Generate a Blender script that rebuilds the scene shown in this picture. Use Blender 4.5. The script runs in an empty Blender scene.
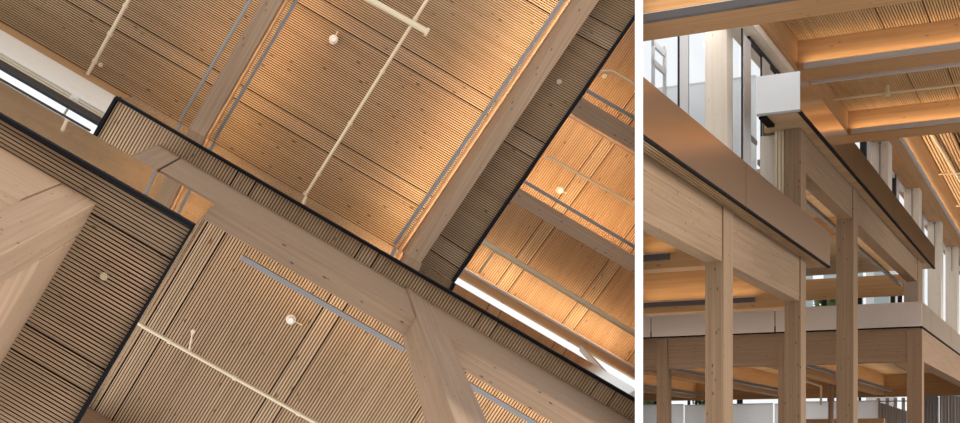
import bpy, bmesh, math, random
from mathutils import Vector, Matrix
random.seed(7)
sc = bpy.context.scene
COL = sc.collection
# ------------------------------------------------------------------ camera
F, PX, PY = 1375.0, 317.0, 450.0
CAM = Vector((0, 0, 1.6))
cd = bpy.data.cameras.new('camera'); cam = bpy.data.objects.new('camera', cd); COL.objects.link(cam)
cam.location = CAM; cam.rotation_euler = (math.pi/2, 0, 0)
cd.sensor_width = 36; cd.lens = F/960*36
cd.shift_x = (480-PX)/960; cd.shift_y = (PY-211.5)/960
cd.clip_end = 600
sc.camera = cam
sc.view_settings.view_transform = 'Standard'; sc.view_settings.look = 'None'
sc.view_settings.gamma = 1; sc.view_settings.use_curve_mapping = False
sc.view_settings.exposure = 0
sc.cycles.max_bounces = 6; sc.cycles.diffuse_bounces = 4; sc.cycles.glossy_bounces = 4
sc.cycles.use_denoising = True
sc.cycles.denoiser = 'OPENIMAGEDENOISE'
sc.cycles.denoising_input_passes = 'RGB_ALBEDO_NORMAL'
sc.cycles.denoising_prefilter = 'ACCURATE'
sc.cycles.sample_clamp_indirect = 4

# ------------------------------------------------------------------ materials
def newmat(name):
    m = bpy.data.materials.new(name); m.use_nodes = True
    nt = m.node_tree; b = nt.nodes['Principled BSDF']
    return m, nt, b
def plain(name, col, rough=.5, metal=0.0, spec=.5):
    m, nt, b = newmat(name)
    b.inputs['Base Color'].default_value = (*col, 1); b.inputs['Roughness'].default_value = rough
    b.inputs['Metallic'].default_value = metal; b.inputs['Specular IOR Level'].default_value = spec
    tc = nt.nodes.new('ShaderNodeTexCoord'); n = nt.nodes.new('ShaderNodeTexNoise'); n.inputs['Scale'].default_value = 3
    nt.links.new(tc.outputs['Object'], n.inputs['Vector'])
    mr = nt.nodes.new('ShaderNodeMapRange'); mr.inputs['To Min'].default_value = max(0, rough-.06); mr.inputs['To Max'].default_value = rough+.06
    nt.links.new(n.outputs['Fac'], mr.inputs['Value']); nt.links.new(mr.outputs['Result'], b.inputs['Roughness'])
    return m
def wood(name, axis, c1, c2, knots=.5, along=.35, across=12.0, rough=.6, ksc=3.6, spec=.25):
    m, nt, b = newmat(name); N = nt.nodes.new; Lk = nt.links.new
    tc = N('ShaderNodeTexCoord'); mp = N('ShaderNodeMapping')
    s = [across]*3; s[axis] = along; mp.inputs['Scale'].default_value = s
    Lk(tc.outputs['Object'], mp.inputs['Vector'])
    n = N('ShaderNodeTexNoise'); n.inputs['Scale'].default_value = 1; n.inputs['Detail'].default_value = 3; n.inputs['Roughness'].default_value = .6
    Lk(mp.outputs['Vector'], n.inputs['Vector'])
    cr = N('ShaderNodeValToRGB'); cr.color_ramp.elements[0].position = .3; cr.color_ramp.elements[1].position = .72
    cr.color_ramp.elements[0].color = (*c1, 1); cr.color_ramp.elements[1].color = (*c2, 1)
    Lk(n.outputs['Fac'], cr.inputs['Fac'])
    mp2 = N('ShaderNodeMapping'); s2 = [ksc*1.9]*3; s2[axis] = ksc*.75; mp2.inputs['Scale'].default_value = s2
    Lk(tc.outputs['Object'], mp2.inputs['Vector'])
    v = N('ShaderNodeTexVoronoi'); v.inputs['Scale'].default_value = 1; Lk(mp2.outputs['Vector'], v.inputs['Vector'])
    mr = N('ShaderNodeMapRange'); mr.inputs['From Min'].default_value = .07; mr.inputs['From Max'].default_value = .15
    mr.inputs['To Min'].default_value = knots; mr.inputs['To Max'].default_value = 0
    Lk(v.outputs['Distance'], mr.inputs['Value'])
    mx = N('ShaderNodeMix'); mx.data_type = 'RGBA'
    Lk(mr.outputs['Result'], mx.inputs['Factor']); Lk(cr.outputs['Color'], mx.inputs['A'])
    mx.inputs['B'].default_value = (c1[0]*.28, c1[1]*.22, c1[2]*.18, 1)
    Lk(mx.outputs['Result'], b.inputs['Base Color'])
    b.inputs['Roughness'].default_value = rough; b.inputs['Specular IOR Level'].default_value = spec
    return m
def metal(name, col, rough):
    m, nt, b = newmat(name); N = nt.nodes.new; Lk = nt.links.new
    b.inputs['Base Color'].default_value = (*col, 1); b.inputs['Metallic'].default_value = 1; b.inputs['Roughness'].default_value = rough
    tc = N('ShaderNodeTexCoord'); n = N('ShaderNodeTexNoise'); n.inputs['Scale'].default_value = .9; n.inputs['Detail'].default_value = 1
    Lk(tc.outputs['Object'], n.inputs['Vector'])
    bp = N('ShaderNodeBump'); bp.inputs['Strength'].default_value = .06; bp.inputs['Distance'].default_value = .05
    Lk(n.outputs['Fac'], bp.inputs['Height']); Lk(bp.outputs['Normal'], b.inputs['Normal'])
    return m
def glassmat(name, tint, alpha):
    m, nt, b = newmat(name); N = nt.nodes.new; Lk = nt.links.new
    nt.nodes.remove(b)
    t = N('ShaderNodeBsdfTransparent'); t.inputs['Color'].default_value = (*tint, 1)
    g = N('ShaderNodeBsdfGlossy'); g.inputs['Roughness'].default_value = .03
    mx = N('ShaderNodeMixShader'); mx.inputs['Fac'].default_value = alpha
    Lk(t.outputs[0], mx.inputs[1]); Lk(g.outputs[0], mx.inputs[2])
    Lk(mx.outputs[0], nt.nodes['Material Output'].inputs['Surface'])
    return m
def frosted(name, col, tr=.35):
    m, nt, b = newmat(name)
    b.inputs['Base Color'].default_value = (*col, 1); b.inputs['Roughness'].default_value = .35
    b.inputs['Transmission Weight'].default_value = tr
    return m

PALE1, PALE2 = (.275, .175, .108), (.375, .252, .164)
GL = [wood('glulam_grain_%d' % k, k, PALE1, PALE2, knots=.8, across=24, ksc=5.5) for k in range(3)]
GL_SHADED = [wood('hall_glulam_shaded_%d' % k, k, (.225, .145, .085), (.335, .225, .14), knots=.8, across=24, ksc=5.0) for k in range(3)]  # same glulam darkened; shade on near columns and girders is put into it
WARM = [wood('spruce_warm_%d' % k, k, (.44, .25, .115), (.57, .34, .170)) for k in range(3)]
LITW = [wood('spruce_pale_lit_%d' % k, k, (.80, .73, .64), (.88, .82, .74), knots=.3) for k in range(3)]  # pale spruce; brightness of the lit upper parts is put into its colour
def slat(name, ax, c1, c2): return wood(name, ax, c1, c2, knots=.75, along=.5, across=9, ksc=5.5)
SL_LOW = slat('lower_soffit_slats', 0, (.195, .125, .075), (.29, .19, .115))  # slat tones per level: lighting differences between ceilings are put into them
SL_MID = slat('middle_soffit_slats', 1, (.36, .235, .135), (.50, .335, .205))
SL_ROOF = wood('roof_slats', 0, (.385, .25, .138), (.52, .355, .215), knots=.75, along=.5, across=7, ksc=3.6)
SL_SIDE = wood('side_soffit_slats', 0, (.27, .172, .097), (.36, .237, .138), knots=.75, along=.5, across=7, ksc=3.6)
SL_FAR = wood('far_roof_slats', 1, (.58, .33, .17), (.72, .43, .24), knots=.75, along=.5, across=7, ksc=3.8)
SL_ROOF2 = wood('roof_slats_pale', 0, (.43, .285, .165), (.57, .395, .25), knots=.75, along=.5, across=7, ksc=3.6)
SL_MID2 = wood('middle_slats_pale', 1, (.42, .285, .17), (.56, .385, .245), knots=.75, along=.5, across=9, ksc=3.4)
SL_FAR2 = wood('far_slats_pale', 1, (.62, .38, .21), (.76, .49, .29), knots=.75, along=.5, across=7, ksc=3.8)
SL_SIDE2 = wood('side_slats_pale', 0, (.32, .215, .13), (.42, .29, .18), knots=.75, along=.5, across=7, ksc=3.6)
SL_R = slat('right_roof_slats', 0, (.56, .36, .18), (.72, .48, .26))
BLACK = plain('black_felt', (.012, .011, .010), .9, spec=.05)
TRIM = plain('black_edge_metal', (.010, .010, .012), .7, spec=.08)
DARKF = plain('dark_window_frame', (.03, .031, .036), .5, spec=.15)
GREY = plain('grey_aluminium', (.30, .30, .31), .35, .3)
BARG = plain('light_grey_luminaire', (.50, .49, .50), .4)
DGREY = plain('dark_grey_luminaire', (.09, .08, .085), .4)
CREAM = plain('cream_paint', (.72, .60, .42), .45)
WHITEP = plain('white_plastic', (.80, .77, .73), .4)
WHITEW = plain('white_wall_paint', (.95, .95, .95), .7)
WFRAME = plain('pale_frame_metal', (.72, .74, .78), .4)
MIRROR = metal('polished_fascia_metal', (.90, .82, .73), .03)
MIRROR_DK = metal('dark_polished_fascia_metal', (.60, .52, .44), .06)
SATIN = metal('satin_fascia_metal', (.70, .60, .54), .20)
PALEPANEL = plain('white_frosted_panel', (.80, .87, .94), .35)
FROST = frosted('frosted_screen', (.92, .89, .86), .75)
SATIN2 = metal('brushed_fascia_metal', (.82, .70, .60), .13)
GLASS = glassmat('window_glass', (.98, .99, 1.0), .04)
CURT = plain('grey_curtain_fabric', (.50, .48, .48), .9)
FLOORM = plain('floor_concrete', (.58, .52, .46), .6)
LEAF = plain('leaf_green', (.10, .20, .06), .7)
CONC = plain('pale_render', (.70, .72, .76), .8)

# ------------------------------------------------------------------ frames of the two halls
NW = Vector((1, -(639-PX)/F, 0))                 # normal of the white partition's middle plane (through the camera)
def ray(px, py): return Vector(((px-PX)/F, 1.0, (PY-py)/F))
class Hall:
    def __init__(self, R, side): self.R = R; self.RT = R.transposed(); self.side = side; self.n = self.RT @ NW
    def r(self, px, py): return self.RT @ ray(px, py)
    def on(self, px, py, axis, val):
        q = self.r(px, py); return q*(val/q[axis])
n = ray(332, 75).normalized()
a0 = Vector((-.53, 0, -.85)); b0 = Vector((.867, 0, -.498))
A = (a0 - n*a0.dot(n)).normalized(); B = (b0 - n*b0.dot(n)).normalized()
# square the pair up
mid = (A+B).normalized(); dif = (B-A).normalized()
B = (mid+dif).normalized(); A = (mid-dif).normalized()
LR = Matrix((B, A, n)).transposed()
if LR.determinant() < 0: LR = Matrix((B, -A, n)).transposed()
L = Hall(LR, -1)
c = Vector((1090-PX, F, 0)).normalized(); d = Vector((-c.y, c.x, 0))
R = Hall(Matrix((c, d, Vector((0, 0, 1)))).transposed(), 1)

# ------------------------------------------------------------------ mesh builder
class MB:
    def __init__(self): self.v = []; self.f = []
    def prism(self, poly, axis, v0, v1):
        k = len(self.v); m = len(poly)
        for val in (v0, v1):
            for p in poly:
                q = Vector(p); q[axis] = val; self.v.append(q)
        self.f.append(list(range(k, k+m))); self.f.append(list(range(k+m, k+2*m)))
        for i in range(m):
            j = (i+1) % m; self.f.append([k+i, k+j, k+m+j, k+m+i])
        return self
    def box(self, x0, x1, y0, y1, z0, z1):
        return self.prism([(x0, y0, 0), (x1, y0, 0), (x1, y1, 0), (x0, y1, 0)], 2, z0, z1)
    def tube(self, p0, p1, r, seg=10, r1=None):
        p0, p1 = Vector(p0), Vector(p1); dv = (p1-p0).normalized(); r1 = r if r1 is None else r1
        u = dv.orthogonal().normalized(); w = dv.cross(u); k = len(self.v)
        for p, rr in ((p0, r), (p1, r1)):
            for i in range(seg):
                t = 2*math.pi*i/seg; self.v.append(p+(u*math.cos(t)+w*math.sin(t))*rr)
        self.f.append(list(range(k, k+seg))); self.f.append(list(range(k+seg, k+2*seg)))
        for i in range(seg):
            j = (i+1) % seg; self.f.append([k+i, k+j, k+seg+j, k+seg+i])
        return self
    def blob(self, p, r, seg=10, rings=6, sq=1.0):
        k = len(self.v); p = Vector(p)
        for i in range(rings+1):
            t = math.pi*i/rings
            for j in range(seg):
                s = 2*math.pi*j/seg
                self.v.append(p+Vector((r*math.sin(t)*math.cos(s), r*math.sin(t)*math.sin(s), r*sq*math.cos(t))))
        for i in range(rings):
            for j in range(seg):
                jj = (j+1) % seg
                self.f.append([k+i*seg+j, k+i*seg+jj, k+(i+1)*seg+jj, k+(i+1)*seg+j])
        return self
    def build(self, name, mat, hall, parent=None, origin=None, bevel=0, cut=True, off=.0):
        if parent is not None: origin = Vector(parent['_o'])
        elif origin is None:
            lo = [min(v[i] for v in self.v) for i in range(3)]; hi = [max(v[i] for v in self.v) for i in range(3)]
            origin = Vector(((lo[0]+hi[0])/2, (lo[1]+hi[1])/2, lo[2]))
        bm = bmesh.new(); vs = [bm.verts.new(v) for v in self.v]
        for f in self.f:
            try: bm.faces.new([vs[i] for i in f])
            except ValueError: pass
        bmesh.ops.remove_doubles(bm, verts=bm.verts, dist=1e-6)
        bmesh.ops.recalc_face_normals(bm, faces=bm.faces)
        if cut:
            g = bm.verts[:]+bm.edges[:]+bm.faces[:]
            bmesh.ops.bisect_plane(bm, geom=g, plane_co=(0, 0, 0), plane_no=hall.n, clear_outer=hall.side < 0, clear_inner=hall.side > 0)
        for v in bm.verts: v.co -= origin
        me = bpy.data.meshes.new(name); bm.to_mesh(me); bm.free(); me.materials.append(mat)
        o = bpy.data.objects.new(name, me); COL.objects.link(o)
        if parent is None: place(o, hall, origin)
        else: o.parent = parent
        if bevel:
            md = o.modifiers.new('edge', 'BEVEL'); md.width = bevel; md.segments = 2; md.limit_method = 'ANGLE'
        return o
def place(o, hall, origin):
    o.matrix_world = Matrix.Translation(CAM + hall.R @ origin) @ hall.R.to_4x4()
    o['_o'] = tuple(origin)
def tag(o, label=None, cat=None, group=None, kind=None):
    if label: o['label'] = label
    if cat: o['category'] = cat
    if group: o['group'] = group
    if kind: o['kind'] = kind
    return o
def empty(name, hall, origin, label, cat, group=None, kind=None):
    o = bpy.data.objects.new(name, None); COL.objects.link(o); o.empty_display_size = .2
    place(o, hall, Vector(origin)); return tag(o, label, cat, group, kind)

# ================================================================== LEFT HALL (axes: x along B, y along A, z up = h)
def lp(px, py, h): return L.on(px, py, 2, h)
def lpoly(pts, h): return [lp(x, y, h) for x, y in pts]
def lprism(pts, href, h0, h1): return MB().prism(lpoly(pts, href), 2, h0, h1)
def strip(p0, p1, w0, w1, axis='y'):
    """a px quad: the line p0-p1 thickened by w0..w1 px (vertically or horizontally)"""
    if axis == 'y': return [(p0[0], p0[1]+w0), (p1[0], p1[1]+w0), (p1[0], p1[1]+w1), (p0[0], p0[1]+w1)]
    return [(p0[0]+w0, p0[1]), (p1[0]+w0, p1[1]), (p1[0]+w1, p1[1]), (p0[0]+w1, p0[1])]
def lerp(a, b, t): return a+(b-a)*t
def lerp2(p, q, t): return (lerp(p[0], q[0], t), lerp(p[1], q[1], t))

def slat_ceiling(hall, corners, z, nslat, seams, mats, gap=.36, depth=.05, seamgap=.5, back=.25, label=None):
    """slats run p00->p10, stacked along p00->p01; panels between seams are child meshes"""
    p00, p10, p01, p11 = corners
    root = MB().prism([p00, p10, p11, p01], 2, z+depth, z+depth+back).build('ceiling', BLACK, hall)
    tag(root, label, None, None, 'structure')
    ed = [0]+list(seams)+[1]
    for q in range(len(ed)-1):
        t0, t1 = ed[q], ed[q+1]; mb = MB()
        k = max(1, round((t1-t0)*nslat)); st = (t1-t0)/k
        for i in range(k):
            a = t0+i*st+(.0 if i else st*seamgap*.6); b = t0+(i+1-gap)*st
            mb.prism([lerp(p00, p01, a), lerp(p10, p11, a), lerp(p10, p11, b), lerp(p00, p01, b)], 2, z, z+depth)
        mb.build('slat_panel', mats[q % len(mats)], hall, root)
    return root

# --- lower level -----------------------------------------------------------------
H1 = 13.0; H1T = 15.15
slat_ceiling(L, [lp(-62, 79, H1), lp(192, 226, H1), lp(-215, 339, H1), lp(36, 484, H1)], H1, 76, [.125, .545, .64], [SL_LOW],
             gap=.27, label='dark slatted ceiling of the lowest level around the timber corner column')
def metal_fascia(name, hall, label, group=None): pass
t = empty('metal_fascia', L, lp(194, 224, H1), 'polished metal fascia wrapping the corner edge of the lowest slatted ceiling', 'fascia', 'polished metal fascias')
lprism(strip((-62, 77.5), (195, 224.5), 0, 1.2), H1, H1+.06, H1T).build('panel', MIRROR, L, t)
lprism(strip((195, 224.5), (42, 484), -1.2, 0, 'x'), H1, H1+.06, H1T).build('panel', MIRROR, L, t)
lprism([(-62, 77.5), (195.5, 224.5), (192.5, 228.5), (-62, 81.8)], H1, H1-.05, H1+.06).build('edge_trim', TRIM, L, t)
lprism([(191.5, 227), (196, 224), (43, 484), (37, 484)], H1, H1-.05, H1+.06).build('edge_trim', TRIM, L, t)
o = lprism([(61.7, 184), (96.5, 203), (78, 236), (43, 217)], H1, 5, H1).build('timber_column', GL[2], L, bevel=.012)
tag(o, 'thick square timber column under the lowest slatted ceiling, girders meeting at its head', 'column', kind='thing')
o = lprism([(-70, 106.5), (61, 182.3), (51, 200), (-70, 130)], H1, 11.33, H1).build('timber_girder', GL[0], L, bevel=.012)
tag(o, 'timber girder running from the corner column parallel to the polished fascia edge', 'girder', kind='thing')
o = lprism([(76.5, 238), (-32, 419), (-53, 407), (56, 226)], H1, 11.33, H1).build('timber_girder', GL[1], L, bevel=.012)
tag(o, 'timber girder running down from the corner column beside the dark slats with the disc', 'girder', kind='thing')
def disc(px, py, h, rpx, label, group, arm=None, cone=True):
    """a ceiling-mounted round detector, h = level of the ceiling underside"""
    r = rpx*h/F; p = lp(px, py, h)
    t = empty('smoke_detector', L, p, label, 'detector', group)
    MB().tube(p+Vector((0, 0, -.06)), p+Vector((0, 0, .02)), r, 20).build('base', WHITEP, L, t)
    MB().tube(p+Vector((0, 0, -.14)), p+Vector((0, 0, -.06)), r*.55, 18, r*.9).build('sensor_cap', WHITEP, L, t)
    if arm:
        q = lp(arm[0], arm[1], h)
        MB().tube(p+Vector((0, 0, -.03)), q+Vector((0, 0, -.03)), .6*h/F).tube(q+Vector((0, 0, -.05)), q+Vector((0, 0, .01)), .9*h/F).build('conduit', CREAM, L, t)
    return t
p = lp(104, 276, H1)
t = empty('cover_plate', L, p, 'flat beige round cover plate on the dark lowest slats beside the corner column', 'cover plate', 'ceiling discs')
MB().tube(p+Vector((0, 0, -.03)), p+Vector((0, 0, .02)), 4.2*H1/F, 24).build('plate', plain('beige_plate', (.42, .31, .2), .6), L, t)
MB().tube(p+Vector((0, 0, -.035)), p+Vector((0, 0, -.03)), 3.4*H1/F, 24).build('rim', plain('beige_plate_face', (.45, .34, .22), .6), L, t)

# --- middle level ----------------------------------------------------------------
H2 = 18.0; H2T = 19.65
slat_ceiling(L, [lp(118, 99, H2), lp(-95, 470, H2), lp(660, 415, H2), lp(391, 800, H2)], H2, 204,
             [.214, .246, .440, .470, .662, .692, .884, .917], [SL_MID, SL_MID2], gap=.32, depth=.06,
             label='slatted middle ceiling with long light bar and cream pipe beneath the atrium gallery')
t = empty('metal_fascia', L, lp(118, 99, H2), 'long polished fascia with black lower edge above the middle girder', 'fascia', 'polished metal fascias')
lprism(strip((118, 98.5), (660, 414.5), 0, 1.0), H2, H2+.06, H2T).build('panel', MIRROR_DK, L, t)
lprism([(116, 95.8), (660, 412.6), (660, 416.6), (117.5, 100)], H2, H2-.06, H2+.06).build('edge_trim', TRIM, L, t)
lprism([(115, 97), (118.5, 97.5), (70, 182), (66, 182)], H2, H2-.06, H2+.3).build('edge_trim', TRIM, L, t)
o = lprism([(182, 157.6), (660, 436.5), (648, 452), (171.5, 173)], H2, 15.69, H2).build('timber_girder', GL[0], L, bevel=.012)
tag(o, 'long timber girder under the middle slatted ceiling, carried by the slanting column', 'girder', kind='thing')
o = lprism([(158.5, 144), (180.5, 156.8), (170, 174), (148, 161)], H2, 15.2, H2).build('timber_column', GL[2], L, bevel=.012)
tag(o, 'short timber column head peeking over the lower polished fascia at the girder end', 'column', kind='thing')
o = lprism([(406.7, 286), (435.8, 306.5), (423, 327), (394, 306)], H2, 4, H2).build('timber_column', GL[2], L, bevel=.012)
tag(o, 'tall timber column carrying the long middle girder, receding up to black fascia edge', 'column', kind='thing')
o = lprism([(82, 403), (160, 449), (150, 470), (60, 440)], H2, 17.2, H2).build('timber_girder', GL[0], L, bevel=.012)
tag(o, 'timber girder corner below the middle slats next to the dark lower fascia edge', 'girder', kind='thing')

def lbar(p0, p1, h, wpx, label, group, up=.0, power=0, col=(1, .72, .44), lift=.12, lw=.12):
    """linear luminaire under a ceiling: px line, width in px"""
    a, b = lp(*p0, h), lp(*p1, h); dv = (b-a).normalized(); s = Vector((-dv.y, dv.x, 0))*(wpx*h/F/2)
    t = empty('linear_light', L, (a+b)/2, label, 'light', group)
    MB().prism([a-s, b-s, b+s, a+s], 2, h, h+.09).build('housing', GREY, L, t)
    s2 = s*.7; e = dv*.03
    MB().prism([a-s2+e, b-s2-e, b+s2-e, a+s2+e], 2, h+.09, h+.11).build('diffuser', WHITEP, L, t)
    MB().prism([a-s*1.05-e*.5, a-s*1.05+e*.5, a+s*1.05+e*.5, a+s*1.05-e*.5], 2, h-.005, h+.1).build('end_cap', GREY, L, t)
    if power:
        if p1[0] > 632: b = lp(*lerp2(p0, p1, (632-p0[0])/(p1[0]-p0[0])), h)
        ld = bpy.data.lights.new('uplight', 'AREA'); ld.shape = 'RECTANGLE'; ln = (b-a).length
        ld.size = ln; ld.size_y = lw; ld.energy = power*ln*.45; ld.color = col
        lo = bpy.data.objects.new('uplight', ld); COL.objects.link(lo)
        z = Vector((0, 0, -1)); x = dv; y = z.cross(x)
        M = Matrix((x, y, z)).transposed()      # lamp shines along its -z, so up to the ceiling
        lo.matrix_world = Matrix.Translation(CAM+L.R @ ((a+b)/2+Vector((0, 0, lift)))) @ (L.R @ M).to_4x4()
    return t
def lpipe(pts, h, rpx, name, label, cat, group=None, clips=0, mat=None):
    P = [lp(x, y, h) for x, y in pts]; t = empty(name, L, P[0], label, cat, group); r = rpx*h/F
    mb = MB()
    for i in range(len(P)-1): mb.tube(P[i], P[i+1], r, 12)
    for q in P[1:-1]: mb.blob(q, r*1.05)
    mb.build('tube', mat or CREAM, L, t)
    for k in range(clips):
        q = lerp(P[0], P[-1], (k+.5)/clips)
        MB().tube(q-(P[-1]-P[0]).normalized()*r*.9, q+(P[-1]-P[0]).normalized()*r*.9, r*1.45, 12).build('coupling', mat or CREAM, L, t)
    return t
GB = 'linear light bars below the slats'
lbar((242, 258), (404, 350), 17.3, 5, 'grey light bar under the middle slats ending behind the slanting column', GB, power=6, lift=.12)
lbar((462, 381), (600, 462), 17.3, 5, 'grey light bar under the middle slats beyond the slanting column', GB, power=9)
t = lpipe([(137, 323), (330, 431)], 17.3, 2.0, 'sprinkler_pipe', 'cream sprinkler pipe crossing beneath the middle slats from the lower fascia', 'pipe', 'cream sprinkler pipes', clips=3)
q0, q1 = lp(189, 351.5, 17.3), lp(193, 331, 17.3)
MB().tube(q0, q1, .013).tube(q1+Vector((0, 0, -.04)), q1+Vector((0, 0, .06)), .03, 10, .015).build('sprinkler_head', CREAM, L, t)
disc(291, 319, H2, 5.0, 'round white smoke detector on the middle slats below the grey light bar', 'white smoke detectors', (301, 324))

# --- facade along the roof edge --------------------------------------------------
HR = 25.0; HF = 30.0
def W(x, off=0): return (x, 21+.58*x+off)
def wband(x0, x1, h0, h1, out0, out1): # px at roof level; thickened along A
    return lprism([W(x0, out0), W(x1, out0), W(x1, out1), W(x0, out1)], HR, h0, h1)
o = wband(-80, 470, 23.5, HR+.3, 0, 2).build('wall_rear', WARM[0], L); tag(o, 'warm timber wall band above the strip window', kind='structure')
o = wband(-80, 180, 20.4, 23.5, -.6, 2).build('timber_lintel', LITW[0], L, bevel=.012)
tag(o, 'pale timber lintel beam above the dark framed strip window', 'lintel', kind='thing')
t = empty('slatted_grille', L, lp(*W(0), HR), 'narrow cream slatted grille between pale lintel and dark window head', 'grille')
mb = MB()
for k in range(3):
    h = 19.5+k*.3; mb.prism(lpoly([W(-80, 1), W(180, 1), W(180, 2.5), W(-80, 2.5)], HR), 2, h, h+.17)
mb.build('slats', CREAM, L, t)
wband(-80, 180, 19.5, 20.4, 2.5, 3.2).build('backing', BLACK, L, t)
q = lp(*W(86, 12), HR); q = lp(74, 99, 19.9)
t = empty('ceiling_sprinkler', L, q, 'small white sprinkler head on the cream grille above the strip window', 'sprinkler', 'ceiling sprinklers')
MB().blob(q, .07).build('body', WHITEP, L, t); MB().tube(q, q+Vector((0, .25, -.15)), .02).build('stem', WHITEP, L, t)
t = empty('window_1', L, lp(*W(0), HR), 'dark framed strip window with pale sky beside the lower polished fascia', None, None, 'structure')
wband(-80, 180, 18.75, 19.5, -.6, 2).build('window_frame', DARKF, L, t)
wband(-80, 160, 17.62, 17.78, .2, 1.2).build('window_frame', DARKF, L, t)
wband(-80, 160, 13.0, 18.75, .5, .8).build('pane', GLASS, L, t)
m0 = lp(*W(93, 2), HR); 
lprism([W(84, -2), W(86.5, -2), W(86.5, 2), W(84, 2)], HR, 13, 18.45).build('mullion', WFRAME, L, t)
# far part of the same facade, seen above the long fascia
o = lprism([W(430, 0), W(800, 0), W(800, 2), W(430, 2)], HR, 27.2, HF+.3).build('wall_rear', WARM[0], L); tag(o, 'warm timber wall band below the far slatted roof', kind='structure')
t = empty('linear_light', L, lp(560, 325, 29.3), 'bright silver light bar along the timber band above the white strip window', 'light', GB)
lprism([W(430, -2.2), W(800, -2.2), W(800, 0), W(430, 0)], HR, 29.2, 29.75).build('housing', WFRAME, L, t)
lprism([W(430, -1.9), W(800, -1.9), W(800, -.3), W(430, -.3)], HR, 29.75, 29.78).build('diffuser', WHITEP, L, t)
def uplight(a, b, power, lw, col):
    ld = bpy.data.lights.new('uplight', 'AREA'); ld.shape = 'RECTANGLE'; ld.size = (b-a).length; ld.size_y = lw
    ld.energy = power*(b-a).length; ld.color = col
    lo = bpy.data.objects.new('uplight', ld); COL.objects.link(lo); x = (b-a).normalized(); z = Vector((0, 0, -1))
    lo.matrix_world = Matrix.Translation(CAM+L.R @ ((a+b)/2)) @ (L.R @ Matrix((x, z.cross(x), z)).transposed()).to_4x4()
uplight(lp(470, 258, 29.5), lp(628, 349, 29.5), 6, .3, (1, .78, .52))
t = empty('window_2', L, lp(*W(600), HR), 'white strip window below the far timber band', None, None, 'structure')
lprism([W(430, 1), W(800, 1), W(800, 1.4), W(430, 1.4)], HR, 20, 27.2).build('pane', GLASS, L, t)
lprism([W(600, -3), W(604, -3), W(604, 5), W(600, 5)], HR, 20, 27.2).build('mullion', GL[2], L, t)

# --- roof ------------------------------------------------------------------------
slat_ceiling(L, [lp(-68, -436, HR), lp(607, -31, HR), lp(-252, -125.5, HR), lp(409, 258, HR)], HR, 156,
             [.141, .186, .474, .518, .806, .850], [SL_ROOF, SL_ROOF2], gap=.42, depth=.08,
             label='slatted timber roof ceiling of the atrium between the two roof beams')
o = lprism([(296, -60), (318, -60), (168, 200), (147, 200)], 23.4, 23.4, HR).build('roof_beam', GL[1], L, bevel=.012)
tag(o, 'slim timber roof beam with a light bar along each of its sides', 'beam', kind='thing')
o = lprism([(621, -60), (640, -60), (382, 320), (365, 320)], 23.0, 23.0, HR).build('roof_beam', GL[1], L, bevel=.012)
tag(o, 'wide timber roof beam glowing orange on one side beside the greyish side slats', 'beam', kind='thing')
lbar((285, -60), (180, 120), 23.9, 3.0, 'grey light bar beside the slim roof beam, on the facade side', GB, power=10)
lbar((332, -60), (214.3, 139.3), 23.9, 3.0, 'grey light bar beside the slim roof beam, facing the round detector', GB, power=20)
lbar((604, -60), (394.5, 245), 23.9, 3.4, 'long grey light bar along the glowing side of the wide roof beam', GB, power=24, lift=.3)
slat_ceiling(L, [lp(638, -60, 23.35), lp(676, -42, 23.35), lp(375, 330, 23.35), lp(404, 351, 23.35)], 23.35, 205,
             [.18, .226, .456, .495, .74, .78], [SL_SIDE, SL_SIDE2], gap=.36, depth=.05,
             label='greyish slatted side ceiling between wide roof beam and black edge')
t = empty('edge_fascia', L, lp(550, 139, 23.35), 'black metal edge strip of the greyish side ceiling', 'fascia')
lprism([(673, -42), (676.5, -42), (407, 351), (402.5, 351)], 23.35, 23.28, 24.2).build('edge_trim', TRIM, L, t)
p = lp(559, 81.5, 23.35)
t = empty('cover_plate', L, p, 'small grey round cover plate on the greyish side slats', 'cover plate', 'ceiling discs')
MB().tube(p+Vector((0, 0, -.03)), p+Vector((0, 0, .02)), 2.4*23.35/F, 20).build('plate', plain('grey_plate', (.5, .42, .34), .6), L, t)
disc(333.5, 39.5, HR-.1, 4.4, 'round white smoke detector on the roof slats next to the slim roof beam', 'white smoke detectors', (337.5, 32))
t = lpipe([(432, -8), (303, 199)], 24.2, 1.7, 'sprinkler_pipe', 'cream sprinkler pipe running across the middle of the roof slats', 'pipe', 'cream sprinkler pipes', clips=4)
q = lp(305, 194, 24.2); MB().tube(q, q+Vector((0, 0, -.1)), .05, 10, .03).build('sprinkler_head', CREAM, L, t)
t = lpipe([(133, -8), (87.3, 75)], 24.2, 1.9, 'sprinkler_pipe', 'cream sprinkler pipe dropping into the timber band near the strip window', 'pipe', 'cream sprinkler pipes', clips=3)
q = lp(86, 76.5, 24.3); MB().tube(q+Vector((0, 0, -.03)), q+Vector((0, 0, .03)), .06, 12).build('escutcheon', WARM[0], L, t)
p = lp(101, 65, HR)
t = empty('ceiling_sprinkler', L, p, 'tiny beige sprinkler on the roof slats near the end of the cream pipe', 'sprinkler', 'ceiling sprinklers')
MB().tube(p+Vector((0, 0, -.08)), p, .04, 12).build('body', CREAM, L, t); MB().tube(p+Vector((0, 0, -.14)), p+Vector((0, 0, -.08)), .02, 8).build('stem', CREAM, L, t)
t = lpipe([(355, -9), (427, 32)], 23.8, 3.0, 'roof_duct', 'thick cream duct ending over the sprinkler pipe at the roof', 'duct')
a, b = lp(425.5, 31.2, 23.8), lp(428, 32.6, 23.8); MB().tube(a, b, 4.2*23.8/F, 16).build('flange', CREAM, L, t)

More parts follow.
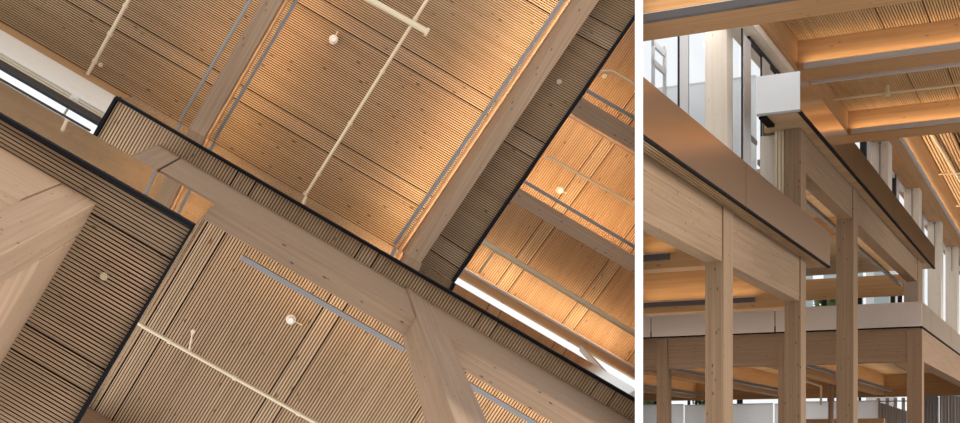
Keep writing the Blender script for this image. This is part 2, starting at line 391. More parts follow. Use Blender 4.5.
# --- the far higher roof seen past the black edge ---------------------------------
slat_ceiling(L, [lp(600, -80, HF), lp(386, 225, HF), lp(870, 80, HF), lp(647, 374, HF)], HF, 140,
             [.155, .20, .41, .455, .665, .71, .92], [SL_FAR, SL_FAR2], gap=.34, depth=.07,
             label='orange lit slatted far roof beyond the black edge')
o = lprism([(520, 60), (690, 162), (676, 175), (506, 74)], 28.4, 28.4, HF).build('roof_beam', GL[0], L, bevel=.012)
tag(o, 'timber beam crossing the far orange roof nearest the thin bent pipe', 'beam', kind='thing')
o = lprism([(480, 165), (690, 288.5), (682, 302), (466, 174)], 28.4, 28.4, HF).build('roof_beam', GL[0], L, bevel=.012)
tag(o, 'timber beam crossing the far orange roof between light bar and thick pipe', 'beam', kind='thing')
lbar((560, 75), (660, 132.5), 28.9, 3.4, 'grey light bar on the far orange roof nearest the bent thin pipe', GB, power=17, lift=.14, lw=.2)
lbar((500, 167), (660, 262), 28.9, 3.4, 'grey light bar on the far orange roof next to its middle beam', GB, power=22, lift=.14, lw=.2)
uplight(lp(548, 107, 29.0), lp(632, 157, 29.0), 7, .15, (1, .78, .55))
lpipe([(465, 230.5), (660, 349)], 28.9, 3.0, 'sprinkler_pipe', 'thick cream pipe crossing the far orange roof above the strip window', 'pipe', 'cream sprinkler pipes')
lpipe([(493.5, 253), (479, 273)], 29.2, 1.2, 'sprinkler_pipe', 'short cream branch pipe beside the thick pipe on the far roof', 'pipe', 'cream sprinkler pipes')
lpipe([(545, 157), (552, 158.5), (660, 220)], 28.9, 1.2, 'sprinkler_pipe', 'thin cream pipe on the far orange roof between its two beams', 'pipe', 'cream sprinkler pipes')
lpipe([(601, 71), (613, 71.5), (660, 99)], 28.9, 1.2, 'sprinkler_pipe', 'bent thin cream pipe on the far roof close to the black edge', 'pipe', 'cream sprinkler pipes')
disc(559.5, 190, HF-.1, 3.6, 'round detector on the orange far roof beside the light bar', 'white smoke detectors', (566, 193))
p = lp(604, 76, HF)
t = empty('ceiling_sprinkler', L, p, 'tiny sprinkler beside the bent thin pipe on the far roof', 'sprinkler', 'ceiling sprinklers')
MB().tube(p+Vector((0, 0, -.08)), p, .05, 12).build('body', CREAM, L, t); MB().tube(p+Vector((0, 0, -.14)), p+Vector((0, 0, -.08)), .03, 8).build('stem', CREAM, L, t)

# ================================================================== PARTITION between the halls
u = (639-PX)/F
def wp(y, lat): return (u*y+lat, y, 0)
Y0 = 11.0; hw = 4.0*Y0/F
mb = MB(); mb.prism([Vector(wp(Y0, -hw)), Vector(wp(Y0, hw)), Vector(wp(95, hw)), Vector(wp(95, -hw))], 2, -1.6, 30)
WH = Hall(Matrix.Identity(3), 1)
o = mb.build('wall_partition', WHITEW, WH, cut=False); tag(o, 'slim white partition wall between the two halls', kind='structure')

# ================================================================== RIGHT HALL (axes: x along c, y along d, z up; eye level = 0)
def pd(px, py, dv): return R.on(px, py, 1, dv)
def pc(px, py, cv): return R.on(px, py, 0, cv)
def pz(px, py, zv): return R.on(px, py, 2, zv)
def rbox(x0, x1, y0, y1, z0, z1): return MB().box(x0, x1, y0, y1, z0, z1)
FL = -1.6
DF = 4.84; Z1, Z1T, Z2, Z2T = 3.9, 4.64, 6.5, 7.25
CE1 = pd(830, 240, DF).x            # end of the near gallery
ZCC = 9.1; XB1_ = 24.0
# floor and hidden enclosing walls (beyond the frame's right edge; mirrored in the fascias)
o = rbox(12.6, 96, -14, 40, FL-.2, FL).build('floor', FLOORM, R); tag(o, 'concrete hall floor', kind='structure')
o = rbox(92, 92.3, -14, 4.4, FL, 11.2).build('wall_end', LITW[1], R); tag(o, 'timber end wall of the hall', kind='structure')

# --- near gallery (first level) ----------------------------------------------------
t = empty('metal_fascia', R, (22, DF, Z1), 'near bronze metal fascia sloping down to its free corner', 'fascia', 'gallery fascias')
cj = pd(746, 190, DF).x
rbox(12, cj-.012, DF, DF+.03, Z1+.02, Z1T).build('panel', SATIN, R, t)
rbox(cj+.012, CE1, DF, DF+.03, Z1+.02, Z1T).build('panel', SATIN, R, t)
rbox(CE1-.03, CE1, DF+.03, DF+6, Z1+.02, Z1T).build('panel', SATIN, R, t)
rbox(12, CE1+.02, DF-.01, DF+.05, Z1-.01, Z1+.02).build('edge_trim', TRIM, R, t)
def rslats(x0, x1, y0, y1, z, pitch, axis, mat, gap=.35, depth=.05, label='', seams=()):
    root = rbox(x0, x1, y0, y1, z+depth, z+depth+.2).build('ceiling', BLACK, R); tag(root, label, kind='structure')
    lo, hi = (y0, y1) if axis == 0 else (x0, x1)
    ed = [lo]+[s for s in seams if lo < s < hi]+[hi]
    for q in range(len(ed)-1):
        mb = MB(); k = max(1, round((ed[q+1]-ed[q])/pitch)); st = (ed[q+1]-ed[q])/k
        for i in range(k):
            a = ed[q]+i*st+(st*.35 if i == 0 and q else 0); b = ed[q]+(i+1-gap)*st
            if axis == 0: mb.box(x0, x1, a, b, z, z+depth)
            else: mb.box(a, b, y0, y1, z, z+depth)
        mb.build('slat_panel', mat, R, root)
    return root
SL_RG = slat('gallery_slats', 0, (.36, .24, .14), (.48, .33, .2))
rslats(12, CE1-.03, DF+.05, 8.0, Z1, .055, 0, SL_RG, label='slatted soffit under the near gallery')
o = rbox(12, CE1-.04, DF+.04, 14, Z1+.26, Z1T-.05).build('floor', FLOORM, R); tag(o, 'near gallery floor slab', kind='structure')
DC = 5.08
def column(px_c0, px_edge, px_c1, dv, ztop, label, name='timber_column', zb=FL):
    """-c face from px_c0 to px_edge, -d face from px_edge to px_c1"""
    x0 = pd(px_edge, 300, dv).x; x1 = pd(px_c1, 300, dv).x; y1 = pc(px_c0, 300, x0).y
    o = rbox(x0, x1, dv, y1, zb, ztop).build(name, GL_SHADED[2], R, bevel=.012)
    tag(o, label, 'column', kind='thing'); return x0, x1, y1
k1 = column(705, 724, 733, DC, Z1, 'dark sided timber column, the nearest one under the near bronze fascia')
k2 = column(784.5, 801, 806, DC, Z2, 'timber column at the near fascia free corner rising to the upper gallery')
k3 = column(836.2, 853.6, 857.8, DC, Z2, 'free standing tall timber column in the atrium gap under the upper gallery')
k4 = column(917.6, 917.9, 922.4, DC, Z2, 'slender timber column below the far end of the upper fascia')
GDB = pd(723, 262, DC+.03).z
def girder(x0, x1, dv, w, z0, z1, label, mat=None):
    o = rbox(x0, x1, dv, dv+w, z0, z1).build('timber_girder', mat or GL_SHADED[0], R, bevel=.012); tag(o, label, 'girder', kind='thing'); return o
girder(12, k1[0], DC+.03, .26, GDB, Z1, 'timber girder under the near fascia ending at the nearest column')
girder(k1[1], k2[0], DC+.03, .26, GDB, Z1, 'timber girder under the near fascia between its two columns')
GUB = pd(853, 219, DC+.03).z
girder(k2[1], k3[0]+.02, DC+.03, .32, GUB, Z2, 'timber girder under the upper fascia from corner column to free standing column')
girder(k3[1], k4[0], DC+.03, .32, GUB, Z2, 'timber girder under the upper fascia reaching the slender far column')
# cross beams under the near gallery, with their light bars
def rbar(x0, x1, y0, y1, z, label, mat=DGREY, group='linear light bars of the timber hall', power=0, up=True, h=.1):
    t = empty('linear_light', R, ((x0+x1)/2, (y0+y1)/2, z), label, 'light', group)
    rbox(x0, x1, y0, y1, z, z+h).build('housing', mat, R, t)
    rbox(x0+.015, x1-.015, y0+.015, y1-.015, z+h, z+h+.015).build('diffuser', WHITEP, R, t)
    if power:
        if x1-x0 > y1-y0: x0 = max(x0, y1*3.453+.3)
        else: y1 = min(y1, x0/3.453-.1)
        ld = bpy.data.lights.new('uplight', 'AREA'); ld.shape = 'RECTANGLE'; ld.size = max(.05, x1-x0); ld.size_y = max(.05, y1-y0)
        ld.energy = power*max(x1-x0, y1-y0)*.19; ld.color = (1, .75, .48)
        lo = bpy.data.objects.new('uplight', ld); COL.objects.link(lo)
        lo.matrix_world = Matrix.Translation(CAM+R.R @ Vector(((x0+x1)/2, (y0+y1)/2, z+h+.03))) @ (R.R @ Matrix.Rotation(math.pi, 3, 'X')).to_4x4()
    return t
def beam(x0, x1, y0, y1, z0, z1, label, mat=None):
    o = rbox(x0, x1, y0, y1, z0, z1).build('timber_beam', mat or WARM[1], R, bevel=.012); tag(o, label, 'beam', kind='thing'); return o
for xx, lb, lb2, dend in ((pz(643, 270, GDB).x, 'orange lit cross beam behind the nearest column', 'dark light bar on the cross beam behind the nearest column', 7.6),
                     (pz(643, 314, GDB).x, 'orange lit cross beam behind the near fascia corner column', 'dark light bar on the cross beam near the corner column', 9.3)):
    beam(xx, xx+.5, DC+.29, 13, GDB, Z1, lb)
    rbar(xx-.22, xx-.12, pc(672 if xx < 26 else 757, 280, xx).y, 13, GDB+.12, lb2, power=14)

# --- upper gallery -----------------------------------------------------------------
CU0 = pd(800, 95, DF).x; CU1 = pd(935, 250, DF).x; DBF = 5.95
t = empty('metal_fascia', R, (CU0, DF, Z2), 'upper bronze metal fascia with mirrored wood grain running to far windows', 'fascia', 'gallery fascias')
ed = [CU0+.01]+[pd(x, 200, DF).x for x in (855, 893.5, 922)]+[CU1]
for i in range(4): rbox(ed[i]+.012, ed[i+1]-.012, DF, DF+.03, Z2+.02, Z2T).build('panel', SATIN2, R, t)
rbox(CU0, CU1+.02, DF-.01, DF+.06, Z2-.015, Z2+.02).build('edge_trim', TRIM, R, t)
rbox(CU1-.03, CU1, DF+.03, DF+.9, Z2+.02, Z2T).build('panel', SATIN2, R, t)
DU1 = pc(757, 100, CU0).y
t = empty('end_panel', R, (CU0, DF, Z2), 'white frosted end panel of the upper gallery beside the window frames', 'panel')
rbox(CU0-.02, CU0+.02, DF, DU1, Z2+.02, Z2T).build('sheet', PALEPANEL, R, t)
rbox(CU0-.03, CU0+.03, DF-.01, DU1, Z2-.02, Z2+.02).build('edge_trim', GREY, R, t)
mb = MB(); y = DF+.06
SOF = wood('gallery_soffit_boards', 1, (.42, .285, .165), (.56, .40, .25), across=3)
x = CU0+.03; k = 0
rt = MB().prism([(CU0, DF+.06, 0), (CU1-.03, DF+.06, 0), (CU1-.03, 13, 0), (36, 13, 0), (36, DBF-.1, 0), (29.2, DBF-.1, 0), (29.2, DU1-.03, 0), (CU0, DU1-.03, 0)], 2, Z2+.03, Z2T-.1).build('ceiling', SOF, R); tag(rt, 'boarded soffit of the upper gallery', kind='structure')
mb = MB()
while x < CU1-.1:
    x2 = min(x+1.15, CU1-.04); mb.box(x+.012, x2-.012, DF+.06, 13 if x > 36 else DBF-.1 if x > 29.2 else DU1-.03, Z2, Z2+.03); x = x2
mb.build('boards', SOF, R, rt)
p = pz(760, 121, Z2); 
t = empty('cable_tray', R, p, 'small black cable slot at the end of the upper gallery soffit', 'cable tray')
rbox(CU0+.05, CU0+.9, DU1-.16, DU1-.02, Z2-.06, Z2+.02).build('tray', BLACK, R, t)
rbar(29.5, 54, 5.95, 6.05, Z2-.55, 'long light bar under the upper gallery behind the girders', mat=GREY, power=9)
o = rbox(55, 55.4, DC+.4, 16, 5.75, Z2+.02).build('timber_beam', WARM[1], R, bevel=.012); tag(o, 'timber cross beam closing the space below the upper gallery', 'beam', kind='thing')
beam(40.5, 40.9, DC+.36, 13, 6.0, Z2, 'orange cross beam under the upper gallery behind the free standing column')
# pale wall piece and pipes left of the corner column
cw = k2[0]+.15
o = rbox(cw+.25, cw+.4, pc(784, 150, cw).y-.05, pc(757.5, 150, cw).y, Z1T, Z2).build('wall_panel', LITW[2], R); tag(o, 'pale timber wall panel beside the cream uprights under the upper gallery', 'wall panel', kind='thing')
for i, lb in enumerate(('cream upright strip beside the pale wall panel, first of three', 'middle cream upright strip of three beside the corner column', 'cream upright strip of three touching the corner column')):
    x = 775.3+i*3.3
    pa, pb = pc(x, 150, cw), pc(x+2.6, 150, cw)
    t = empty('upright_strip', R, (cw, pb.y, Z1T), lb, 'strip', 'cream uprights')
    rbox(cw-.05, cw+.05, pb.y, pa.y, Z1T, Z2).build('strip', CREAM, R, t)

# --- near facade -------------------------------------------------------------------
CA = 27.0
k5x = 27.2
y0 = pc(727, 90, k5x).y; y1 = pc(705, 90, k5x).y; x1 = pd(733, 90, y0).x
o = rbox(k5x, x1, y0, y1, Z1T, 9.0).build('timber_column', LITW[2], R, bevel=.012); tag(o, 'pale upper timber column in front of the near windows', 'column', kind='thing')
t = empty('window_1', R, (CA+.6, 7, Z1T), 'tall window bays left of the pale upper column', None, None, 'structure')
CAF = CA+1.2
def vpost(px0, px1, mat, nm, dep=.12, z0=Z1T, z1=9.0, par=None, cc=CAF):
    ya, yb = pc(px1, 100, cc).y, pc(px0, 100, cc).y
    return rbox(cc, cc+dep, ya, yb, z0, z1).build(nm, mat, R, par)
vpost(677.5, 679.5, DARKF, 'mullion', .2, par=t); vpost(679.7, 688, WFRAME, 'mullion', .1, par=t)
rbox(CAF+.02, CAF+.04, y0, 14, Z1T, 9.0).build('pane', GLASS, R, t)
# a side sash with two cross rails standing outside
ya = pc(654, 60, 29.6).y
t = empty('window_sash', R, (29, ya, Z1T), 'pale open window sash outside the near tall window bay', 'sash')
xb = pd(666.5, 60, ya).x; zz = [pd(656, 43, ya).z, pd(654.5, 60, ya).z]
rbox(29.6, 29.67, ya, ya+.06, Z1T, 9).build('stile', WFRAME, R, t); rbox(xb-.1, xb, ya, ya+.06, Z1T, 9).build('stile', WFRAME, R, t)
for z_ in zz: rbox(29.6, xb, ya, ya+.06, z_-.1, z_+.02).build('rail', WFRAME, R, t)
t = empty('balustrade', R, (30, 8, 6.3), 'white frosted balustrade outside behind the near windows', 'balustrade')
zb = pc(700, 84, 33).z
rbox(33, 33.05, pc(756, 84, 33).y, 18, zb-3.2, zb).build('panel', PALEPANEL, R, t); rbox(32.98, 33.07, pc(756, 84, 33).y, 18, zb, zb+.04).build('handrail', WFRAME, R, t)
# windows along c beside the pale column
t = empty('window_2', R, (CAF, DBF, Z1T), 'row of window bays between pale column and white end panel', None, None, 'structure')
XE = 36
zh = pd(743, 29, DBF).z
rbox(CAF, XE, DBF+.1, DBF+.12, Z1T, zh).build('pane', GLASS, R, t)
rbox(CAF, XE, DBF-.02, DBF+.04, zh-.1, zh).build('window_frame', DARKF, R, t)
for a, b in ((743, 750), (762, 769), (776, 781)):
    xa, xb = pd(a, 60, DBF).x, pd(b, 60, DBF).x
    rbox(xa-.08, xa, DBF-.0, DBF+.02, Z1T, zh).build('mullion', DARKF, R, t)
    rbox(xa, xb, DBF-.02, DBF+.01, Z1T, zh-.1).build('mullion', WFRAME, R, t)
zs = pd(740, 125, DBF).z
rbox(CAF, 29, DBF-.005, DBF+.03, zs-.09, zs).build('sill', GREY, R, t)
# ring beam over these windows
DRB = 5.66; ZB = pd(799, 72, DRB).z; ZC = pd(800, 44, DRB).z
o = rbox(24, 39.4, DRB, DRB+.06, ZB, ZC+.3).build('timber_beam', WARM[0], R); tag(o, 'timber edge beam over the near windows meeting the roof beams', 'beam', kind='thing')
o = rbox(24, 39.4, DRB+.06, DBF+.3, zh, ZC+.3).build('timber_lintel', LITW[0], R); tag(o, 'pale timber lintel above the near row of windows', 'lintel', kind='thing')

# --- near roof ---------------------------------------------------------------------
XB2 = pz(800, 70, ZB).x; XB3 = pz(855, 135, ZB).x; ZB1 = 7.6; XB1 = pz(643, 41.7, ZB1).x-1.1
SD = [5.66-1.35*k_-.45*(k_ % 2) for k_ in range(1, 12)][::-1]
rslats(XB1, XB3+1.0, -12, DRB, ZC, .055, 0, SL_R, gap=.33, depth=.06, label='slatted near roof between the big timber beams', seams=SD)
beam(XB1, XB1+1.1, -12, 20, ZB1, ZC, 'nearest roof beam with dark light bar, crossing the very top', WARM[1])
beam(XB2, XB2+1.05, -12, DRB, ZB, ZC, 'roof beam between the two light bars above the white end panel', WARM[1])
beam(XB3, XB3+1.0, -12, DRB, ZB, ZC+2.2, 'farthest roof beam, just above the clerestory windows', WARM[1])
zq = pc(643, 24, XB1).z
rbar(XB1-.2, XB1-.06, -12, 20, zq-.02, 'dark light bar along the face of the nearest roof beam', power=9, h=.13)
zq = pc(800, 70, XB2).z
rbar(XB2-.16, XB2-.04, -12, DRB-.15, zq, 'grey light bar on the near face of the middle roof beam', mat=BARG, power=12, h=.1)
rbar(XB2+1.3, XB2+1.42, -12, pc(811, 81, XB2+1.3).y, ZB-.0, 'grey light bar behind the middle roof beam', mat=BARG, power=12, h=.08)
rbar(XB3-.16, XB3-.04, -12, DRB-.1, ZB+.03, 'grey light bar on the near face of the farthest roof beam', mat=BARG, power=14, h=.1)
def rpipe(pts, r, name, label, cat, group=None, mat=CREAM):
    t = empty(name, R, pts[0], label, cat, group); mb = MB()
    for i in range(len(pts)-1): mb.tube(pts[i], pts[i+1], r, 10)
    for q in pts[1:-1]: mb.blob(q, r*1.05)
    mb.build('tube', mat, R, t)
    e = (Vector(pts[1])-Vector(pts[0])).normalized()*r*1.2
    MB().tube(Vector(pts[0])-e*.4, Vector(pts[0])+e, r*1.5, 10).build('coupling', mat, R, t)
    return t
CP = 'cream pipes of the timber hall'
zp = ZC-.2; a = pz(829, 100, zp)
rpipe([a, Vector((a.x, -11, zp))], .035, 'sprinkler_pipe', 'cream pipe below the slats between middle and farthest roof beams', 'pipe', CP)
q = pz(888, 94, zp)
rpipe([Vector((a.x, q.y, zp-.05)), Vector((a.x, q.y, ZC))], .05, 'pipe_hanger', 'cream hanger holding the pipe between middle and farthest roof beams', 'hanger')

# --- far clerestory ----------------------------------------------------------------
DW = 5.2; ZH = pd(893, 147, DW).z; ZBAR = pd(901.3, 140.4, DW).z; ZCH = pd(922, 138, DW).z
XF = XB3+1.0
rslats(XF, 96, -12, DW, ZCH, .11, 0, SL_R, gap=.3, depth=.06, label='slatted higher far roof above the clerestory', seams=[4.2, 3.4, 1.2, .4, -1.8, -2.6])
o = rbox(XF, 96, DW, DW+.75, ZH, ZCH+.3).build('timber_beam', WARM[0], R); tag(o, 'long timber edge beam above the tall clerestory windows', 'beam', kind='thing')
rbar(XF, 95, DW-.1, DW-.01, ZBAR-.08, 'long pale light bar along the far edge beam over the clerestory', mat=WFRAME, power=40, h=.12)
rpipe([pz(929, 130, ZCH-.15), pz(975, 205, ZCH-.15)], .06, 'sprinkler_pipe', 'cream pipe running along the higher far roof', 'pipe', CP)
rpipe([pz(931, 174.3, ZCH-.2), pz(975, 172.5, ZCH-.2)], .04, 'sprinkler_pipe', 'cream cross pipe below the higher far roof, the nearer one', 'pipe', CP)
rpipe([pz(951, 206, ZCH-.2), pz(975, 205, ZCH-.2)], .04, 'sprinkler_pipe', 'cream cross pipe below the higher far roof, the farther one', 'pipe', CP)
ZF3 = 4.45
fins = (862, 888.5, 919.3, 941, 957.5)
nm = ('behind the farthest roof beam', 'nearest to the farthest roof beam', 'second after the farthest roof beam', 'third after the farthest roof beam', 'at the frame edge')
xs = []
for px, wd in zip(fins, (.8, 1.0, 1.0, 1.0, 1.0)):
    x = pd(px, 170, DW).x; xs.append(x)
for x, s in zip(xs[1:], nm[1:]):
    o = rbox(x, x+.85, DW, DW+.5, Z2+.1 if x < 50 else ZF3, ZH).build('timber_fin', LITW[2], R, bevel=.012)
    tag(o, 'pale timber fin between clerestory windows, '+s, 'column', kind='thing')
    t = empty('hanging_rod', R, (x, DW+.2, ZH-.8), 'thin dark rod on the clerestory fin '+s, 'rod', 'rods on the clerestory fins')
    rbox(x-.03, x, DW+.22, DW+.25, ZH-1.1, ZH-.1).build('rod', GREY, R, t); rbox(x-.06, x, DW+.2, DW+.27, ZH-.1, ZH-.04).build('bracket', GREY, R, t)
XS = [XF-1.0]+xs[1:]+[xs[-1]+8.5, xs[-1]+17]
for i in range(len(XS)-1):
    t = empty('window_%d' % (i+3), R, (XS[i], DW+.55, Z1T), 'tall clerestory window bay', None, None, 'structure')
    a, b = XS[i]+.85, XS[i+1]; z0 = Z2+.1 if i < 2 else ZF3
    rbox(a, b, DW+.52, DW+.54, z0, ZH).build('pane', GLASS, R, t)
    m_ = lerp(a, b, .62)
    rbox(m_, m_+.25, DW+.44, DW+.6, z0, ZH).build('mullion', DARKF, R, t)
    rbox(m_+.3, m_+1.2, DW+.46, DW+.58, z0, ZH).build('mullion', WFRAME, R, t)
    rbox(a, b, DW+.46, DW+.58, ZH-.12, ZH).build('window_frame', WFRAME, R, t)

# --- far gallery (first level) -----------------------------------------------------
DG = 4.65; q = pd(922, 327, DG); CG = q.x; Z3 = q.z; Z3T = pd(922, 301.3, DG).z
t = empty('metal_fascia', R, (CG, DG, Z3), 'far satin metal fascia across the atrium with its sharp corner', 'fascia', 'gallery fascias')
ys = [DG]+[pc(x, 320, CG).y for x in (775, 651)]+[24]
for i in range(3): rbox(CG, CG+.04, ys[i]+.02, ys[i+1]-.02, Z3+.03, Z3T).build('panel', SATIN, R, t)
xe = [CG+.02, pd(931, 320, DG).x, pd(951, 330, DG).x, 90]
for i in range(3): rbox(xe[i]+.03, xe[i+1]-.03, DG, DG+.04, Z3+.03, Z3T).build('panel', SATIN2, R, t)
rbox(CG-.01, CG+.08, DG-.01, 24, Z3-.02, Z3+.03).build('edge_trim', TRIM, R, t)
rbox(CG+.08, 90, DG-.01, DG+.08, Z3-.02, Z3+.03).build('edge_trim', TRIM, R, t)
rslats(CG+.08, 78, DG+.08, 24, Z3-.02, .3, 1, SOF, gap=.08, label='boarded soffit of the far gallery')
o = rbox(CG+.06, 90, DG+.06, 24, Z3+.24, Z3T-.06).build('floor', FLOORM, R); tag(o, 'far gallery floor slab', kind='structure')
XG = CG+.35; ZG = pc(915, 361.5, XG).z
def fcol(pa, pb, label, dc=.5):
    ya, yb = pc(pb, 360, XG-.06).y, pc(pa, 360, XG-.06).y
    o = rbox(XG-.06, XG+dc, ya, yb, FL, Z3-.02).build('timber_column', GL[2], R, bevel=.012); tag(o, label, 'column', kind='thing'); return ya, yb
f1 = fcol(906.8, 922.2, 'timber corner column under the far fascia beside the curtains')
f2 = fcol(778, 790, 'timber column under the far fascia half hidden by the corner column')
f3 = fcol(656.5, 667.3, 'timber column under the far fascia next to the white partition')
def fg(y0, y1, label):
    o = rbox(XG, XG+.45, y0, y1, ZG, Z3-.02).build('timber_girder', GL[1], R, bevel=.012); tag(o, label, 'girder', kind='thing')
fg(f1[1], f2[0], 'timber girder under the far fascia between corner column and half hidden column')
fg(f2[1], f3[0], 'timber girder under the far fascia behind the nearest column')
fg(f3[1], 24, 'timber girder under the far fascia touching the white partition')
o = rbox(XG+.5, 88, f1[0], f1[0]+.45, ZG, Z3-.02).build('timber_girder', GL[0], R, bevel=.012); tag(o, 'timber girder running away from the far corner column above the curtains', 'girder', kind='thing')
for y, lb, lb2 in ((9.2, 'orange joist under the far gallery nearest the corner column', 'grey light bar under the far gallery nearest the corner column'),
                   (14.0, 'orange joist under the far gallery seen between nearest column and corner column', 'grey light bar under the far gallery seen between the near columns'),
                   (18.8, 'orange joist under the far gallery beside the white partition', 'grey light bar under the far gallery beside the white partition')):
    beam(XG+.5, 76, y, y+.5, ZG, Z3-.02, lb, WARM[0])
    rbar(XG+1.5, 75.5, y-.5, y-.35, ZG+.12, lb2, mat=GREY, power=12, h=.12)
beam(76, 76.5, f1[1], 24, ZG-.1, Z3-.02, 'timber cross beam closing the far gallery ceiling', WARM[1])
a = pc(806, 381, 60)
rpipe([a, pc(821, 386, 60), pc(821, 405, 60)], .05, 'drain_pipe', 'bent cream pipe under the far gallery beyond the corner column', 'pipe', CP)
a = pc(884, 361, 56)
rpipe([pc(874, 359, 56), pc(892, 362, 56), pc(897, 367, 56), pc(908, 372, 56)], .05, 'sprinkler_pipe', 'thin pipe bending under the far gallery soffit near its corner column', 'pipe', CP)
# glazing and screens behind
t = empty('window_12', R, (78, 12, FL), 'far ground floor glazing strip', None, None, 'structure')
rbox(78, 78.03, f1[1]+1, 26, FL, ZG).build('pane', GLASS, R, t)
for x in (739.5, 742.5, 657, 690, 701, 697.5, 830, 834, 842, 861):
    y = pc(x, 400, 78).y; rbox(77.9, 78.1, y, y+.12, FL, ZG).build('mullion', DARKF, R, t)
def screen(pa, pb, pyt, cc, label):
    ya, yb = pc(pb, 410, cc).y, pc(pa, 410, cc).y; zt = pc((pa+pb)/2, pyt, cc).z
    t = empty('glass_screen', R, (cc, (ya+yb)/2, FL), label, 'screen', 'frosted screens behind the far gallery')
    rbox(cc, cc+.04, ya+.03, yb-.03, pc(pa, 422, cc).z-1.5, zt).build('panel', FROST, R, t)
    rbox(cc-.02, cc+.06, ya+.03, yb-.03, zt, zt+.05).build('top_rail', WFRAME, R, t)
screen(620, 684, 405.5, 70, 'frosted screen under the far gallery beside the white partition')
screen(684, 728, 405.5, 70, 'frosted screen under the far gallery left of the nearest column')
screen(728, 773.5, 404.5, 70, 'frosted screen under the far gallery between nearest and corner columns')
screen(774, 800, 404.5, 70, 'narrow frosted screen behind the corner column')
screen(802, 878.5, 402, 70, 'frosted screen under the far gallery around the free standing column')
o = rbox(68, 68.4, pc(884, 420, 68).y, pc(806, 420, 68).y, pc(840, 425, 68).z, pc(840, 418.8, 68).z).build('timber_rail', WARM[1], R); tag(o, 'low timber rail in front of the frosted screen', 'rail', kind='thing')
# curtains
def curtain(pa, pb, pta, ptb, cc, label):
    ya, yb = pc(pb, 400, cc).y, pc(pa, 400, cc).y; za, zb = pc(pa, pta, cc).z, pc(pb, ptb, cc).z
    mb = MB(); nn = 160; k0 = len(mb.v)
    for i in range(nn+1):
        f = i/nn; y = lerp(yb, ya, f); x = cc+.045*math.sin(f*62)+.02*math.sin(f*151+1); zt = lerp(za, zb, f)
        for dx in (0, .03):
            mb.v.append(Vector((x+dx, y, FL))); mb.v.append(Vector((x+dx, y, zt)))
    for i in range(nn):
        b0 = k0+i*4; b1 = b0+4
        mb.f += [[b0, b1, b1+1, b0+1], [b0+2, b0+3, b1+3, b1+2], [b0+1, b1+1, b1+3, b0+3]]
    mb.f += [[k0, k0+1, k0+3, k0+2], [k0+nn*4, k0+nn*4+2, k0+nn*4+3, k0+nn*4+1]]
    t = empty('curtain', R, (cc, (ya+yb)/2, FL), label, 'curtain', 'grey curtains')
    mb.build('cloth', CURT, R, t)
    MB().tube((cc, ya, za+.03), (cc, yb, za+.03), .03).build('rail', GREY, R, t)
t = empty('window_13', R, (80, 6, FL), 'ground floor windows behind the grey curtains', None, None, 'structure')
rbox(80, 80.03, 3.9, f1[1]+3, FL, ZG-.02).build('pane', GLASS, R, t)
for x in (880, 889, 897, 905, 938.5): y = pc(x, 400, 80).y; rbox(79.9, 80.1, y, y+.16, FL, ZG-.02).build('mullion', DARKF if x > 930 else LITW[2], R, t)
curtain(878.5, 907, 402, 411, 74, 'grey curtain between frosted screen and far corner column')
curtain(923, 938, 396, 396, 74, 'pleated grey curtain right beside the far corner column')
curtain(939.5, 972, 396, 396, 74, 'pleated grey curtain at the frame edge, beyond a dark mullion')
# back window strip above the far fascia
t = empty('window_14', R, (56, 12, Z3T), 'glazed strip above the far fascia', None, None, 'structure')
rbox(56, 56.03, DC+.4, 22, Z3, 6.1).build('pane', GLASS, R, t)
for x in (827, 862, 895, 902): y = pc(x, 295, 56).y; rbox(55.9, 56.1, y, y+.15, Z3, 6.1).build('mullion', DARKF, R, t)
# outside: trees and a pale neighbour
def tree(px, py, cc, r, label):
    p = pc(px, py, cc); t = empty('tree', R, (p.x, p.y, FL), label, 'tree', 'trees outside the windows')
    MB().tube((p.x, p.y, FL), (p.x, p.y, p.z), .15, 8, .07).build('trunk', GL[2], R, t)
    mb = MB(); rnd = random.Random(px)
    for i in range(320):
        v = Vector((rnd.gauss(0, 1), rnd.gauss(0, 1), rnd.gauss(0, 1))).normalized()*r*rnd.uniform(.3, 1)
        a = Vector((rnd.uniform(-1, 1), rnd.uniform(-1, 1), rnd.uniform(-1, 1))).normalized()*.16; b = v.normalized().cross(a).normalized()*.12
        k = len(mb.v); q = p+v; mb.v += [q-a, q-b, q+a, q+b]; mb.f.append([k, k+1, k+2, k+3])
    mb.build('foliage', LEAF, R, t)
tree(831, 297, 66, .9, 'small green tree outside the glazed strip left of the free standing column')
tree(650, 402, 90, 1.3, 'green tree outside the far glazing beside the white partition')
tree(709, 401, 90, 1.2, 'green tree outside the far glazing behind the nearest column')
t = empty('neighbour_building', R, (98, 14, FL), 'pale building outside behind the glazed strip', 'building')
na, nb = pc(897, 295, 98).y, pc(866, 295, 98).y
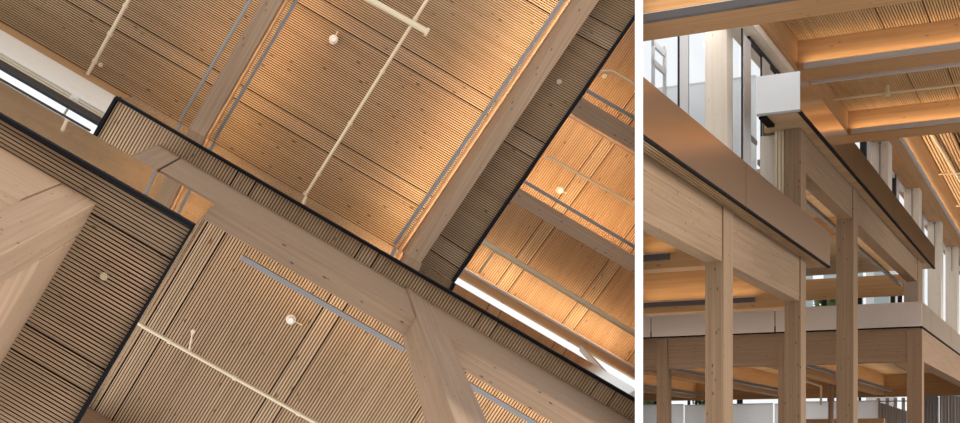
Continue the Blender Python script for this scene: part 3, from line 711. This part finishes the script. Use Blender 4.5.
o = rbox(98, 104, na, nb, FL, 13.0).build('facade', CONC, R, t)
for k in range(4): rbox(97.9, 98.0, na+.5+k*1.6, na+1.4+k*1.6, 8, 12.0).build('window', plain('window_tint', (.35, .45, .48), .3), R, t)

# ================================================================== light
ld = bpy.data.lights.new('added_fill', 'AREA'); ld.shape = 'RECTANGLE'; ld.size = 3.5; ld.size_y = .3; ld.energy = 45; ld.color = (1, .97, .93)  # added lamp without a fixture, brightens the pale upper column and end panel
lo = bpy.data.objects.new('added_fill', ld); COL.objects.link(lo)
src = Vector((26.6, 5.6, 8.75)); tgt = Vector((27.9, 5.9, 6.6)); zz_ = (src-tgt).normalized(); yy = Vector((0, 0, 1)); xx_ = yy.cross(zz_).normalized(); yy = zz_.cross(xx_)
lo.matrix_world = Matrix.Translation(CAM+R.R @ src) @ (R.R @ Matrix((xx_, yy, zz_)).transposed()).to_4x4()
w = bpy.data.worlds.new('overcast_sky'); sc.world = w; w.use_nodes = True
bg = w.node_tree.nodes['Background']
bg.inputs['Color'].default_value = (.97, .985, 1.0, 1); wt = w.node_tree; tcw = wt.nodes.new('ShaderNodeTexCoord'); dp = wt.nodes.new('ShaderNodeVectorMath'); dp.operation = 'DOT_PRODUCT'
dp.inputs[1].default_value = (-.36, .24, -.36); ad = wt.nodes.new('ShaderNodeMath'); ad.operation = 'ADD'; ad.inputs[1].default_value = .98
wt.links.new(tcw.outputs['Generated'], dp.inputs[0]); wt.links.new(dp.outputs['Value'], ad.inputs[0]); wt.links.new(ad.outputs[0], bg.inputs['Strength'])
def sun(name, dv, e, ang, col):
    ld = bpy.data.lights.new(name, 'SUN'); ld.energy = e; ld.angle = math.radians(ang); ld.color = col
    lo = bpy.data.objects.new(name, ld); COL.objects.link(lo)
    lo.rotation_euler = Vector(dv).normalized().to_track_quat('-Z', 'Y').to_euler()
sun('daylight_left', (.72, .68, .10), 1.7, 50, (1, .97, .93))
sun('daylight_right', (-.86, .46, -.32), 3.2, 25, (1, .95, .88))
for o in bpy.data.objects:
    if '_o' in o: del o['_o']
